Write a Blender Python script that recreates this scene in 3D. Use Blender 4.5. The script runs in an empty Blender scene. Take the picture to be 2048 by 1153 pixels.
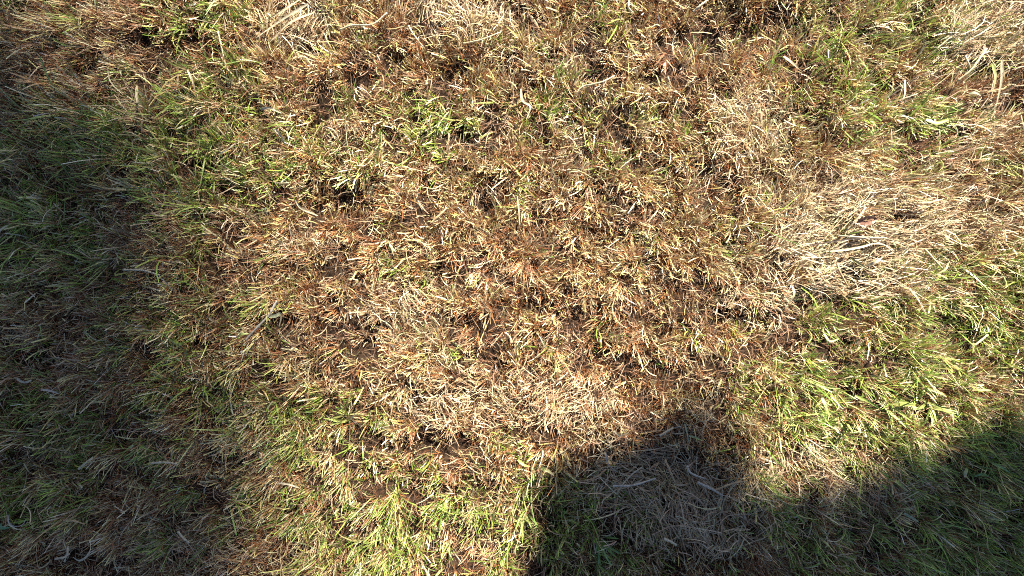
import bpy, math
import numpy as np
from mathutils import Vector

# ------------------------------------------------------------------ camera, sky, sun, exposure
scene = bpy.context.scene
col = scene.collection
K = 0.0012                      # metres on the lawn per photograph pixel (2048 px wide)
CAM_H = 1.187

cam_data = bpy.data.cameras.new('camera')
cam_data.sensor_width = 36.0
cam_data.lens = 18.0 * CAM_H / (1024 * K)
cam_data.clip_start = 0.02
cam_data.clip_end = 2000.0
cam = bpy.data.objects.new('camera', cam_data)
cam.location = (0, 0, CAM_H)
cam.rotation_euler = (0, 0, 0)
col.objects.link(cam)
scene.camera = cam

SUN_EL = math.radians(34)
SUN_AZ = math.radians(62)       # counter-clockwise from +X
SUN = np.array([math.cos(SUN_EL) * math.cos(SUN_AZ), math.cos(SUN_EL) * math.sin(SUN_AZ), math.sin(SUN_EL)])

world = bpy.data.worlds.new('World')
scene.world = world
world.use_nodes = True
wn = world.node_tree.nodes
wl = world.node_tree.links
wn.clear()
sky = wn.new('ShaderNodeTexSky')
sky.sky_type = 'NISHITA'
sky.sun_disc = False
sky.sun_elevation = SUN_EL
sky.sun_rotation = math.pi / 2 - SUN_AZ
sky.air_density = 0.38
sky.ozone_density = 0.3
sky.dust_density = 0.3
bg = wn.new('ShaderNodeBackground')
bg.inputs['Strength'].default_value = 0.05
wo = wn.new('ShaderNodeOutputWorld')
wl.new(sky.outputs[0], bg.inputs[0])
wl.new(bg.outputs[0], wo.inputs[0])

sun_data = bpy.data.lights.new('sun', 'SUN')
sun_data.energy = 5.0
sun_data.angle = math.radians(0.53)
sun_data.color = (1.0, 0.91, 0.76)
sun = bpy.data.objects.new('sun', sun_data)
sun.rotation_euler = Vector(SUN).to_track_quat('Z', 'Y').to_euler()
sun.location = (6, 8, 12)
col.objects.link(sun)

scene.view_settings.view_transform = 'Standard'
scene.view_settings.look = 'None'
scene.view_settings.gamma = 1.0
scene.view_settings.use_curve_mapping = False
scene.view_settings.exposure = 1.95
scene.cycles.use_denoising = False
scene.cycles.filter_width = 1.05
scene.cycles.max_bounces = 4
scene.cycles.diffuse_bounces = 1
scene.cycles.transmission_bounces = 2

rng = np.random.default_rng(20240611)

# ------------------------------------------------------------------ helpers
def W(px, py, z=0.0):
    f = (CAM_H - z) / CAM_H
    return ((px - 1024) * K * f, (576.5 - py) * K * f, z)

def tag(o, label=None, cat=None, group=None, kind=None):
    if label: o['label'] = label
    if cat: o['category'] = cat
    if group: o['group'] = group
    if kind: o['kind'] = kind
    return o

def value_noise(x, y, scale, seed):
    r = np.random.default_rng(seed)
    n = 256
    g = r.random((n, n))
    u = x / scale + 1000.37
    v = y / scale + 1000.71
    iu = np.floor(u).astype(int); iv = np.floor(v).astype(int)
    fu = u - iu; fv = v - iv
    fu = fu * fu * (3 - 2 * fu); fv = fv * fv * (3 - 2 * fv)
    a = g[iu % n, iv % n]; b = g[(iu + 1) % n, iv % n]
    c = g[iu % n, (iv + 1) % n]; d = g[(iu + 1) % n, (iv + 1) % n]
    return (a * (1 - fu) + b * fu) * (1 - fv) + (c * (1 - fu) + d * fu) * fv

def fbm(x, y, scale, seed, octaves=3):
    s = 0; amp = 0.5; tot = 0
    for i in range(octaves):
        s = s + amp * value_noise(x, y, scale / 2 ** i, seed + i * 17)
        tot += amp; amp *= 0.5
    return s / tot

def blobs(x, y, L):
    s = np.zeros_like(x)
    for b in L:
        px, py, rx, ry, a = b[:5]
        rot = math.radians(b[5]) if len(b) > 5 else 0.0
        dx = x - (px - 1024) * K; dy = y - (576.5 - py) * K
        c, q = math.cos(rot), math.sin(rot)
        ex = dx * c + dy * q; ey = -dx * q + dy * c
        s += a * np.exp(-0.5 * ((ex / (rx * K)) ** 2 + (ey / (ry * K)) ** 2))
    return s

AX, AY = 1.36, 0.83             # half size of the densely planted lawn

def fold(v, a):
    t = np.mod(v + a, 4 * a)
    return np.where(t < 2 * a, t - a, 3 * a - t)

HOLLOWS = [(690, 410, 50, 28, .55), (640, 380, 40, 25, .35), (1955, 140, 36, 16, 1.2), (1960, 215, 34, 14, 1), (2040, 205, 22, 28, 1),
           (1730, 500, 34, 12, .9), (1725, 447, 40, 10, .8), (1500, 60, 90, 26, .8), (1390, 80, 60, 18, .6), (1245, 470, 26, 16, .8),
           (1080, 612, 30, 14, .8), (1165, 630, 24, 16, .8), (610, 650, 40, 14, .7), (730, 655, 30, 12, .5), (545, 640, 22, 10, .7),
           (720, 690, 28, 14, .7), (1240, 765, 34, 12, .9), (860, 880, 60, 18, .9), (760, 960, 60, 20, .6), (880, 900, 50, 16, .6),
           (1500, 640, 50, 14, .9), (1660, 695, 40, 12, .9), (1880, 660, 40, 14, .7), (1850, 800, 34, 12, .6), (150, 1105, 40, 12, 1),
           (230, 1115, 60, 16, .9), (60, 915, 50, 16, .8), (930, 1090, 40, 30, .7), (1320, 935, 70, 30, .7), (270, 130, 50, 20, .6),
           (330, 90, 50, 18, .6), (900, 270, 26, 12, .7), (980, 270, 34, 12, .7), (1060, 235, 18, 10, .8), (1300, 920, 60, 20, .5),
           (1180, 130, 24, 12, .6), (970, 140, 40, 12, .6), (640, 100, 40, 20, .5), (560, 420, 30, 20, .4), (1860, 520, 34, 12, .7),
           (520, 545, 30, 12, .6), (1560, 530, 30, 14, .5), (1625, 590, 60, 14, .6), (1900, 270, 40, 14, .8), (1470, 400, 24, 12, .6),
           (840, 310, 20, 10, .5), (1330, 740, 40, 12, .5), (1050, 860, 40, 12, .5), (1210, 160, 40, 10, .5), (1790, 1010, 60, 14, .5)]

_pit = np.random.default_rng(2024)
HOLLOWS += [(_pit.uniform(0, 2048), _pit.uniform(0, 1153), _pit.uniform(7, 17), _pit.uniform(6, 12), _pit.uniform(.5, .9)) for _ in range(230)]

def relief(x, y):
    x = fold(x, AX); y = fold(y, AY)
    z = (fbm(x, y, 0.075, 3, 3) - 0.5) * 0.034 + (fbm(x, y, 0.45, 9, 2) - 0.5) * 0.02
    return z - 0.020 * np.clip(blobs(x, y, HOLLOWS), 0, 1.2)

# ------------------------------------------------------------------ materials
def leaf_material(name, rough=0.5, trans=0.3, spec=0.35, attr='Col', colour=None):
    m = bpy.data.materials.new(name)
    m.use_nodes = True
    nt = m.node_tree; n = nt.nodes; l = nt.links
    n.clear()
    out = n.new('ShaderNodeOutputMaterial')
    bs = n.new('ShaderNodeBsdfDiffuse')
    tr = n.new('ShaderNodeBsdfTranslucent')
    gl = n.new('ShaderNodeBsdfGlossy')
    gl.inputs['Roughness'].default_value = rough
    gl.inputs['Color'].default_value = (1, 1, 1, 1)
    mix2 = n.new('ShaderNodeMixShader')
    mix2.inputs[0].default_value = spec * .12
    mix = n.new('ShaderNodeMixShader')
    mix.inputs[0].default_value = trans
    tex = n.new('ShaderNodeTexNoise')
    tex.inputs['Scale'].default_value = 160.0
    tex.inputs['Detail'].default_value = 1.0
    geo = n.new('ShaderNodeTexCoord')
    l.new(geo.outputs['Object'], tex.inputs['Vector'])
    ramp = n.new('ShaderNodeMapRange')
    ramp.inputs[1].default_value = 0.3; ramp.inputs[2].default_value = 0.7
    ramp.inputs[3].default_value = 0.72; ramp.inputs[4].default_value = 1.18
    l.new(tex.outputs['Fac'], ramp.inputs[0])
    mul = n.new('ShaderNodeVectorMath'); mul.operation = 'SCALE'
    if colour is None:
        at = n.new('ShaderNodeAttribute'); at.attribute_name = attr
        l.new(at.outputs['Color'], mul.inputs[0])
    else:
        mul.inputs[0].default_value = colour
    l.new(ramp.outputs[0], mul.inputs['Scale'])
    l.new(mul.outputs[0], bs.inputs['Color'])
    l.new(mul.outputs[0], tr.inputs['Color'])
    l.new(bs.outputs[0], mix.inputs[1]); l.new(tr.outputs[0], mix.inputs[2])
    l.new(mix.outputs[0], mix2.inputs[1]); l.new(gl.outputs[0], mix2.inputs[2])
    l.new(mix2.outputs[0], out.inputs[0])
    return m

MAT_GREEN = leaf_material('green_blade', 0.4, 0.30, 0.4)
MAT_DRY = leaf_material('dry_straw', 0.5, 0.14, 0.35)
MAT_THATCH = leaf_material('thatch_fibre', 0.6, 0.06, 0.2)

def soil_material():
    m = bpy.data.materials.new('soil')
    m.use_nodes = True
    nt = m.node_tree; n = nt.nodes; l = nt.links
    bs = n['Principled BSDF']
    bs.inputs['Roughness'].default_value = 0.95
    bs.inputs['Specular IOR Level'].default_value = 0.1
    tc = n.new('ShaderNodeTexCoord')
    t1 = n.new('ShaderNodeTexNoise'); t1.inputs['Scale'].default_value = 90; t1.inputs['Detail'].default_value = 6
    l.new(tc.outputs['Object'], t1.inputs['Vector'])
    r = n.new('ShaderNodeValToRGB')
    r.color_ramp.elements[0].position = 0.3; r.color_ramp.elements[0].color = (0.012, 0.008, 0.006, 1)
    r.color_ramp.elements[1].position = 0.75; r.color_ramp.elements[1].color = (0.055, 0.034, 0.022, 1)
    l.new(t1.outputs['Fac'], r.inputs[0])
    l.new(r.outputs[0], bs.inputs['Base Color'])
    b = n.new('ShaderNodeBump'); b.inputs['Strength'].default_value = 0.8; b.inputs['Distance'].default_value = 0.006
    l.new(t1.outputs['Fac'], b.inputs['Height'])
    l.new(b.outputs[0], bs.inputs['Normal'])
    return m

def bark_material():
    m = bpy.data.materials.new('bark')
    m.use_nodes = True
    nt = m.node_tree; n = nt.nodes; l = nt.links
    bs = n['Principled BSDF']; bs.inputs['Roughness'].default_value = 0.9
    t1 = n.new('ShaderNodeTexNoise'); t1.inputs['Scale'].default_value = 14; t1.inputs['Detail'].default_value = 6
    r = n.new('ShaderNodeValToRGB')
    r.color_ramp.elements[0].color = (0.05, 0.035, 0.025, 1); r.color_ramp.elements[1].color = (0.2, 0.15, 0.11, 1)
    l.new(t1.outputs['Fac'], r.inputs[0]); l.new(r.outputs[0], bs.inputs['Base Color'])
    b = n.new('ShaderNodeBump'); b.inputs['Strength'].default_value = 0.7
    l.new(t1.outputs['Fac'], b.inputs['Height']); l.new(b.outputs[0], bs.inputs['Normal'])
    return m

MAT_SOIL = soil_material()
MAT_BARK = bark_material()
MAT_LEAF = leaf_material('tree_leaf', 0.45, 0.25, 0.4, colour=(0.06, 0.11, 0.03))

# ------------------------------------------------------------------ mesh from arrays
def mesh_arrays(name, verts, tris, colours=None, mat=None, smooth=True):
    me = bpy.data.meshes.new(name)
    nv, nt_ = len(verts), len(tris)
    me.vertices.add(nv)
    me.vertices.foreach_set('co', np.ascontiguousarray(verts, dtype=np.float32).ravel())
    me.loops.add(nt_ * 3)
    me.loops.foreach_set('vertex_index', np.ascontiguousarray(tris, dtype=np.int32).ravel())
    me.polygons.add(nt_)
    me.polygons.foreach_set('loop_start', np.arange(0, nt_ * 3, 3, dtype=np.int32))
    me.update(calc_edges=True)
    if smooth:
        me.polygons.foreach_set('use_smooth', np.ones(nt_, dtype=bool))
    if colours is not None:
        a = me.color_attributes.new('Col', 'FLOAT_COLOR', 'POINT')
        c4 = np.ones((nv, 4), dtype=np.float32); c4[:, :3] = colours
        a.data.foreach_set('color', c4.ravel())
    if mat: me.materials.append(mat)
    me.validate()
    return me

def ribbons(base, az, tilt, bend, curl, length, w0, wtip, seg, c0, c1, twist=None, shape=1.0):
    """strips: base (N,3); tilt from vertical grows by bend, azimuth by curl along the length"""
    N = len(base)
    t = np.linspace(0, 1, seg + 1)
    tm = (t[:-1] + t[1:]) / 2
    th = tilt[:, None] + bend[:, None] * tm[None, :]
    a = az[:, None] + curl[:, None] * tm[None, :]
    st = length[:, None] / seg
    d = np.stack([np.sin(th) * np.cos(a) * st, np.sin(th) * np.sin(a) * st, np.cos(th) * st], -1)
    P = np.concatenate([np.zeros((N, 1, 3)), np.cumsum(d, 1)], 1) + base[:, None, :]
    aa = az[:, None] + curl[:, None] * t[None, :]
    tt = tilt[:, None] + bend[:, None] * t[None, :]
    if twist is None: twist = np.zeros(N)
    side = np.stack([-np.sin(aa), np.cos(aa), np.zeros_like(aa)], -1)
    nor = np.stack([-np.cos(tt) * np.cos(aa), -np.cos(tt) * np.sin(aa), np.sin(tt)], -1)
    tw = twist[:, None] * (0.4 + 0.6 * t[None, :])
    side = side * np.cos(tw)[..., None] + nor * np.sin(tw)[..., None]
    prof = w0[:, None] * (1 - (1 - wtip[:, None]) * t[None, :] ** 1.6) * (0.75 + 0.25 * np.minimum(1, t[None, :] * 3))
    hw = 0.5 * prof[..., None] * side
    V = np.stack([P - hw, P + hw], 2).reshape(N, (seg + 1) * 2, 3)
    nvb = (seg + 1) * 2
    pat = []
    for i in range(seg):
        pat += [(2 * i, 2 * i + 1, 2 * i + 3), (2 * i, 2 * i + 3, 2 * i + 2)]
    pat = np.array(pat)
    T = (np.arange(N)[:, None, None] * nvb + pat[None]).reshape(-1, 3)
    tc = (t[None, :, None]) ** shape
    C = c0[:, None, :] * (1 - tc) + c1[:, None, :] * tc
    C = np.repeat(C, 2, axis=1)
    return V.reshape(-1, 3), T, C.reshape(-1, 3)

def merge(parts):
    Vs, Ts, Cs = [], [], []; off = 0
    for V, T, C in parts:
        Vs.append(V); Ts.append(T + off); Cs.append(C); off += len(V)
    return np.concatenate(Vs), np.concatenate(Ts), np.concatenate(Cs)

def palette(n, cols, weights, jitter=0.16, r=rng):
    cols = np.array(cols, float); w = np.array(weights, float); w /= w.sum()
    c = cols[r.choice(len(cols), n, p=w)]
    f = np.clip(1 + r.normal(0, jitter, (n, 1)), 0.5, 1.5)
    h = 1 + r.normal(0, 0.06, (n, 3))
    return np.clip(c * f * h, 0.005, 0.88)

# ------------------------------------------------------------------ ground (one sheet to the horizon)
def axis(a, step):
    inner = np.arange(-a, a + step / 2, step)
    outer = [a + 0.1, a + 0.25, a + .5, a + 1, a + 2, a + 4, a + 8, a + 16, a + 40, a + 100, a + 300]
    return np.concatenate([-np.array(outer[::-1]), inner, outer])
gx, gy = axis(1.9, 0.014), axis(1.4, 0.014)
GX, GY = np.meshgrid(gx, gy, indexing='ij')
GZ = relief(GX, GY) + (fbm(GX, GY, 0.02, 77, 2) - 0.5) * 0.008
nx, ny = len(gx), len(gy)
idx = np.arange(nx * ny).reshape(nx, ny)
a_, b_, c_, d_ = idx[:-1, :-1].ravel(), idx[1:, :-1].ravel(), idx[1:, 1:].ravel(), idx[:-1, 1:].ravel()
gt = np.concatenate([np.stack([a_, b_, c_], 1), np.stack([a_, c_, d_], 1)])
ground = bpy.data.objects.new('ground', mesh_arrays('ground', np.stack([GX, GY, GZ], -1).reshape(-1, 3), gt, None, MAT_SOIL))
col.objects.link(ground)
tag(ground, 'dark brown bare soil under the thin dry lawn', 'ground', kind='structure')

# ------------------------------------------------------------------ what grows where (photograph pixels)
GREEN = [(900, 255, 95, 50, 1.0), (840, 230, 50, 30, .5), (1140, 185, 40, 40, .7), (1190, 260, 60, 50, .35), (400, 35, 55, 25, .9), (450, 130, 40, 30, .7),
         (400, 285, 140, 65, 1.2), (300, 330, 110, 50, 1.0), (100, 430, 70, 50, .8), (320, 430, 60, 40, .3), (330, 560, 90, 50, .45), (60, 560, 70, 50, .6),
         (180, 520, 70, 45, .6), (340, 680, 50, 35, .9), (200, 830, 110, 60, .6), (300, 900, 120, 70, .5), (60, 960, 70, 60, .6), (120, 1040, 80, 40, .6),
         (700, 835, 60, 35, 1.1), (600, 820, 50, 30, .6), (560, 900, 90, 50, .5), (680, 960, 60, 40, .4), (650, 1040, 110, 60, .8), (750, 900, 50, 40, .5),
         (960, 1010, 90, 50, .9), (1030, 960, 50, 40, .8), (1080, 1090, 60, 60, 1.0), (850, 1110, 60, 40, .8), (800, 1000, 60, 50, .5),
         (1690, 200, 75, 70, .65), (1640, 60, 70, 40, .7), (1760, 100, 90, 70, .9), (1860, 245, 70, 25, .9), (1820, 330, 80, 40, .55), (1600, 150, 50, 40, .4),
         (1950, 60, 60, 40, .3), (1900, 150, 40, 20, .4),
         (1760, 740, 150, 80, 1.4), (1850, 680, 120, 60, .7), (1780, 860, 150, 60, .9), (1930, 740, 120, 70, 1.0), (1880, 830, 120, 60, 1.1), (1700, 820, 70, 50, .9), (1620, 880, 60, 40, .6), (1560, 760, 60, 40, .6),
         (1560, 960, 60, 40, .7), (1980, 560, 60, 60, .6), (1880, 520, 40, 25, .6), (2000, 640, 60, 60, .6), (1640, 700, 60, 25, .5), (1840, 640, 70, 30, .6),
         (1950, 990, 130, 70, 1.1), (1850, 1080, 130, 60, 1.0), (2010, 1090, 80, 60, 1.0), (1650, 1060, 90, 50, .6), (1200, 1090, 90, 50, .9), (1120, 1020, 50, 40, .6),
         (1400, 940, 30, 20, .5), (1550, 1010, 60, 30, .6), (1270, 1060, 60, 50, .5), (1000, 370, 60, 25, .25), (1310, 540, 40, 20, .5), (1270, 490, 30, 30, .3), (560, 330, 60, 40, .3),
         (450, 620, 60, 40, .4), (640, 330, 60, 60, .3), (500, 760, 60, 60, .35)]
RUST = [(1000, 480, 260, 110, .7), (1130, 640, 180, 70, .8), (1300, 720, 150, 90, .7), (1250, 870, 120, 40, 1.0), (1440, 440, 70, 120, .7), (1360, 140, 110, 60, .8),
        (900, 140, 130, 50, .6), (780, 60, 70, 60, .5), (1000, 60, 120, 40, .4), (1980, 170, 60, 50, 1.1), (1830, 120, 50, 25, .8), (1930, 320, 60, 30, .9), (1830, 160, 40, 30, .5),
        (650, 590, 120, 50, .8), (720, 700, 120, 50, .8), (600, 520, 80, 50, .7), (100, 60, 110, 50, .9), (60, 190, 80, 60, .8), (480, 130, 60, 40, .6), (650, 150, 70, 60, .5),
        (900, 860, 90, 40, .8), (1040, 900, 80, 40, .7), (520, 950, 80, 50, .6), (650, 1000, 50, 30, .5), (200, 330, 50, 30, .5), (280, 560, 60, 30, .5), (1450, 720, 70, 90, .7),
        (1340, 980, 40, 30, .7), (1370, 1080, 50, 50, .6), (560, 220, 50, 30, .3), (680, 330, 70, 40, .3), (1080, 260, 80, 50, .5), (1560, 130, 60, 60, .3), (420, 860, 70, 70, .4),
        (200, 740, 120, 60, .3), (1700, 280, 60, 40, .3), (560, 1090, 60, 40, .5)]
PALE = [(920, 40, 80, 40, .8), (590, 60, 50, 50, 1.0), (1690, 490, 120, 60, .95), (1800, 450, 130, 40, .5), (1480, 260, 60, 60, 1.0), (1590, 380, 90, 40, .6), (960, 800, 110, 35, 1.0), (820, 630, 60, 50, .9),
        (1150, 800, 110, 40, .6), (1270, 950, 90, 40, .8), (1330, 1030, 90, 60, .4), (1960, 60, 80, 50, 1.0), (1980, 260, 50, 60, .7), (560, 230, 40, 40, .5), (620, 490, 50, 20, .7),
        (1050, 110, 90, 40, .5), (1110, 230, 40, 50, .5), (1830, 430, 110, 40, .6), (1730, 590, 70, 30, .4), (1620, 915, 60, 25, .6), (1420, 1010, 80, 60, .6),
        (1580, 1070, 110, 50, .5), (1720, 980, 80, 40, .8), (420, 1100, 110, 50, .8), (200, 1120, 70, 30, .7), (60, 900, 50, 30, .6), (100, 720, 60, 40, .5), (940, 1060, 40, 30, .7),
        (1800, 1010, 60, 40, .6), (330, 230, 60, 40, .3), (200, 200, 70, 40, .5), (1700, 380, 100, 30, .5), (430, 250, 50, 30, .3), (1530, 600, 60, 30, .8), (1960, 420, 60, 40, .5),
        (700, 300, 50, 30, .4), (1100, 300, 40, 40, .5), (1400, 820, 40, 25, .5)]
YELLOW = [(1000, 430, 230, 90, 1), (1200, 300, 120, 90, .9), (1150, 190, 80, 60, .9), (640, 480, 90, 40, .6), (560, 570, 140, 60, .7), (1000, 340, 160, 40, .7), (980, 90, 200, 50, .6), (650, 700, 160, 60, .6),
          (760, 760, 160, 50, .6), (540, 880, 100, 70, .6), (950, 930, 120, 50, .6), (1620, 200, 160, 130, .8), (1850, 380, 160, 60, .8), (1700, 640, 160, 50, .8), (1530, 780, 90, 70, .8), (1950, 60, 100, 60, .7),
          (620, 60, 80, 60, .6), (1300, 480, 120, 70, .5), (700, 300, 120, 60, .6), (1550, 420, 90, 60, .6), (1150, 800, 150, 40, .4)]
LONG = [(1690, 495, 150, 60, .9), (1280, 950, 110, 50, 1), (1420, 1020, 100, 60, .8), (580, 55, 60, 50, 1), (1960, 80, 90, 90, 1), (1480, 270, 60, 50, .8), (900, 20, 60, 40, .6)]
# combed directions: px, py, radius, direction in the picture (degrees, 0 = right, 90 = up), weight
FLOW = [(1810, 500, 80, -15, .9), (1690, 500, 130, 25, 1), (1590, 60, 60, 60, .3), (570, 60, 70, 50, 1), (1480, 270, 70, 125, 1), (1960, 70, 110, 30, 1), (1980, 180, 70, 40, 1), (960, 800, 120, 150, .8),
        (1280, 950, 110, 140, 1), (1400, 1020, 110, 120, 1), (300, 320, 150, 125, .6), (100, 100, 120, 200, .8), (880, 20, 60, 95, .6), (1130, 200, 80, 80, .7), (850, 1080, 120, 265, .6),
        (300, 950, 200, 215, .35), (1600, 1060, 130, 320, .8), (1950, 1030, 130, 335, 1), (1750, 800, 150, 315, .5), (700, 1050, 120, 240, .5), (430, 1090, 100, 120, .9), (820, 640, 70, 120, .9),
        (520, 950, 100, 235, .7), (1880, 250, 90, 15, .9), (1250, 880, 120, 290, .6), (1450, 720, 90, 330, .4), (1820, 420, 120, 10, .6), (200, 560, 150, 190, .25)]

def flow(x, y):
    sx = np.zeros_like(x); sy = np.zeros_like(x)
    for px, py, r, ang, w in FLOW:
        g = w * np.exp(-0.5 * (((x - (px - 1024) * K) / (r * K)) ** 2 + ((y - (576.5 - py) * K) / (r * K)) ** 2))
        sx += g * math.cos(math.radians(ang)); sy += g * math.sin(math.radians(ang))
    na = fbm(x, y, 0.10, 41, 2) * 4 * math.pi * 1.3
    sx += 0.45 * np.cos(na); sy += 0.45 * np.sin(na)
    return np.arctan2(sy, sx), np.minimum(1, np.hypot(sx, sy))

def fields(x, y):
    g = blobs(x, y, GREEN); r = blobs(x, y, RUST); p = blobs(x, y, PALE)
    n1 = fbm(x, y, 0.09, 101, 3); n2 = fbm(x, y, 0.08, 202, 3); n3 = fbm(x, y, 0.12, 303, 3)
    g = np.clip(g * (0.35 + 1.3 * n1) + (n1 - 0.52) * 0.7, 0, 1.2)
    r = np.clip(r * (0.4 + 1.2 * n2) + 0.28 + (n2 - 0.5) * 0.5, 0.05, 1.2)
    p = np.clip(p * (0.4 + 1.2 * n3) + (n3 - 0.55) * 0.6, 0, 1.3)
    return g, r, p

# base colours of the blades (linear)
GREEN = [(b[0], b[1], b[2], b[3], b[4] * (.6 if b[0] < 380 else 1)) for b in GREEN]
C_GREEN = [(0.24, 0.41, 0.05), (0.35, 0.52, 0.07), (0.48, 0.57, 0.13), (0.14, 0.29, 0.05), (0.60, 0.60, 0.22)]
C_GREENBASE = [(0.34, 0.34, 0.11), (0.42, 0.38, 0.15), (0.26, 0.30, 0.08), (0.38, 0.22, 0.08)]
C_RUST = [(0.27, 0.082, 0.026), (0.36, 0.125, 0.04), (0.18, 0.055, 0.02), (0.43, 0.18, 0.065)]
C_TAN = [(0.60, 0.38, 0.20), (0.68, 0.50, 0.30), (0.48, 0.24, 0.09), (0.74, 0.60, 0.38), (0.38, 0.155, 0.05)]
C_STRAW = [(0.80, 0.69, 0.34), (0.82, 0.74, 0.45), (0.74, 0.67, 0.24), (0.70, 0.67, 0.24), (0.83, 0.76, 0.54)]
C_PALE = [(0.56, 0.43, 0.26), (0.64, 0.52, 0.33), (0.50, 0.35, 0.21), (0.58, 0.48, 0.32), (0.40, 0.27, 0.15), (0.68, 0.59, 0.40)]
C_THATCH = [(0.20, 0.10, 0.05), (0.30, 0.17, 0.10), (0.13, 0.06, 0.03), (0.15, 0.055, 0.022), (0.40, 0.27, 0.17)]

# ------------------------------------------------------------------ thatch: short fibres close to the soil
n = 60000
x = rng.uniform(-AX, AX, n); y = rng.uniform(-AY, AY, n)
hol = np.clip(blobs(x, y, HOLLOWS), 0, 1)
keep = rng.random(n) > 0.45 * hol
x, y = x[keep], y[keep]; n = len(x)
fa, fs = flow(x, y)
az = fa + rng.normal(0, 1, n) * (1.6 - 1.0 * fs) + np.where(rng.random(n) < .5, math.pi, 0)
base = np.stack([x, y, relief(x, y) + rng.uniform(0.0, 0.009, n)], -1)
c0 = palette(n, C_THATCH, [3, 3, 3, 2, 2]); c1 = palette(n, C_THATCH, [3, 4, 2, 1, 3])
thatch = ribbons(base, az, rng.normal(math.radians(78), 0.25, n), rng.normal(0.1, 0.5, n), rng.normal(0, 0.8, n), rng.gamma(5, 0.005, n) + 0.008,
                 rng.uniform(0.0007, 0.0016, n), np.full(n, .5), 2, c0, c1, rng.normal(0, .5, n))

# ------------------------------------------------------------------ plants: many small tussocks, each a dome of blades from one crown
sp = 0.0182
ux = np.arange(-AX, AX, sp); uy = np.arange(-AY, AY, sp)
UX, UY = np.meshgrid(ux, uy)
tx = UX.ravel() + rng.uniform(-.5, .5, UX.size) * sp * 1.5
ty = UY.ravel() + rng.uniform(-.5, .5, UX.size) * sp * 1.5
g, r_, p_ = fields(tx, ty)
hol = np.clip(blobs(tx, ty, HOLLOWS), 0, 1)
clump = fbm(tx, ty, 0.03, 555, 2)
dens = np.clip(1.0 - 0.95 * hol - 6.0 * np.clip(0.465 - clump, 0, 1) - 4.0 * np.clip(fbm(tx, ty, 0.05, 808, 2) - 0.66, 0, 1), 0.04, 1)
keep = rng.random(len(tx)) < dens
tx, ty, g, r_, p_, hol, clump = [q[keep] for q in (tx, ty, g, r_, p_, hol, clump)]
nt = len(tx)
s_ = (0.22 + 0.75 * np.clip(blobs(tx, ty, YELLOW), 0, 1)) * (.45 + 1.1 * fbm(tx, ty, 0.05, 909, 2)) + .1
pg = g * 1.9; pr = r_ * 0.85; ps = s_ * 1.0; pm = p_ * 0.55
u = rng.random(nt) * (pg + pr + ps + pm)
ttype = np.where(u < pg, 0, np.where(u < pg + pr, 1, np.where(u < pg + pr + ps, 2, 3)))
fa, fs = flow(tx, ty)
taz = fa + rng.normal(0, 1, nt) * (1.5 - 0.9 * fs)
tlean = np.clip(rng.gamma(2, .16, nt) + 0.35 * np.clip(fs - .4, 0, 1), 0.0, 1.1)
th = np.clip(0.72 + 1.1 * (clump - 0.4), 0.55, 1.35) * (1 - 0.45 * hol) * np.clip(rng.lognormal(0, .28, nt), .5, 1.8)
dist = np.hypot(tx / 0.92, ty / 0.92)
th *= 0.86 + 0.22 * np.clip(dist - .2, 0, 1)      # mown shortest near the middle, longer outwards
tz = relief(tx, ty)

def tuft_blades(sel, per, L, Wd, wt, seg, c0f, c1f, shape, bend=(.35, .45), twist=.6, spread=0.0078, fan=0.62):
    i = np.repeat(np.nonzero(sel)[0], per)
    keep = rng.random(len(i)) < np.random.default_rng(5).uniform(.55, 1.0, nt)[i]
    i = i[keep]; n = len(i)
    ox, oy = rng.normal(0, spread, n), rng.normal(0, spread, n)
    rad = np.hypot(ox, oy) / spread
    oa = np.arctan2(oy, ox) + rng.normal(0, 1.1, n)
    dx = np.cos(oa) * fan * (.25 + .5 * rad) * rng.uniform(.4, 1.3, n) + np.cos(taz[i]) * tlean[i] * 1.5
    dy = np.sin(oa) * fan * (.25 + .5 * rad) * rng.uniform(.4, 1.3, n) + np.sin(taz[i]) * tlean[i] * 1.5
    az = np.arctan2(dy, dx)
    tilt = np.arctan(np.hypot(dx, dy))
    b = np.stack([tx[i] + ox, ty[i] + oy, tz[i] - 0.003 + np.zeros(n)], -1)
    ln = rng.normal(L[0], L[1], n).clip(L[0] * .4, L[0] * 2.0) * th[i] * rng.choice([1, 1, 1, .75, 1.25], n)
    w = rng.normal(Wd[0], Wd[1], n).clip(Wd[0] * .5, Wd[0] * 1.9)
    tint = np.clip(np.random.default_rng(77).normal(1, .22, nt), .55, 1.4)[i][:, None]
    return ribbons(b, az, tilt, rng.normal(bend[0], bend[1], n), rng.normal(0, .6, n), ln, w, rng.uniform(wt[0], wt[1], n), seg,
                   np.clip(c0f(n) * tint, 0, .85), np.clip(c1f(n) * tint, 0, .85), rng.normal(0, twist, n), shape)

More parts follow.
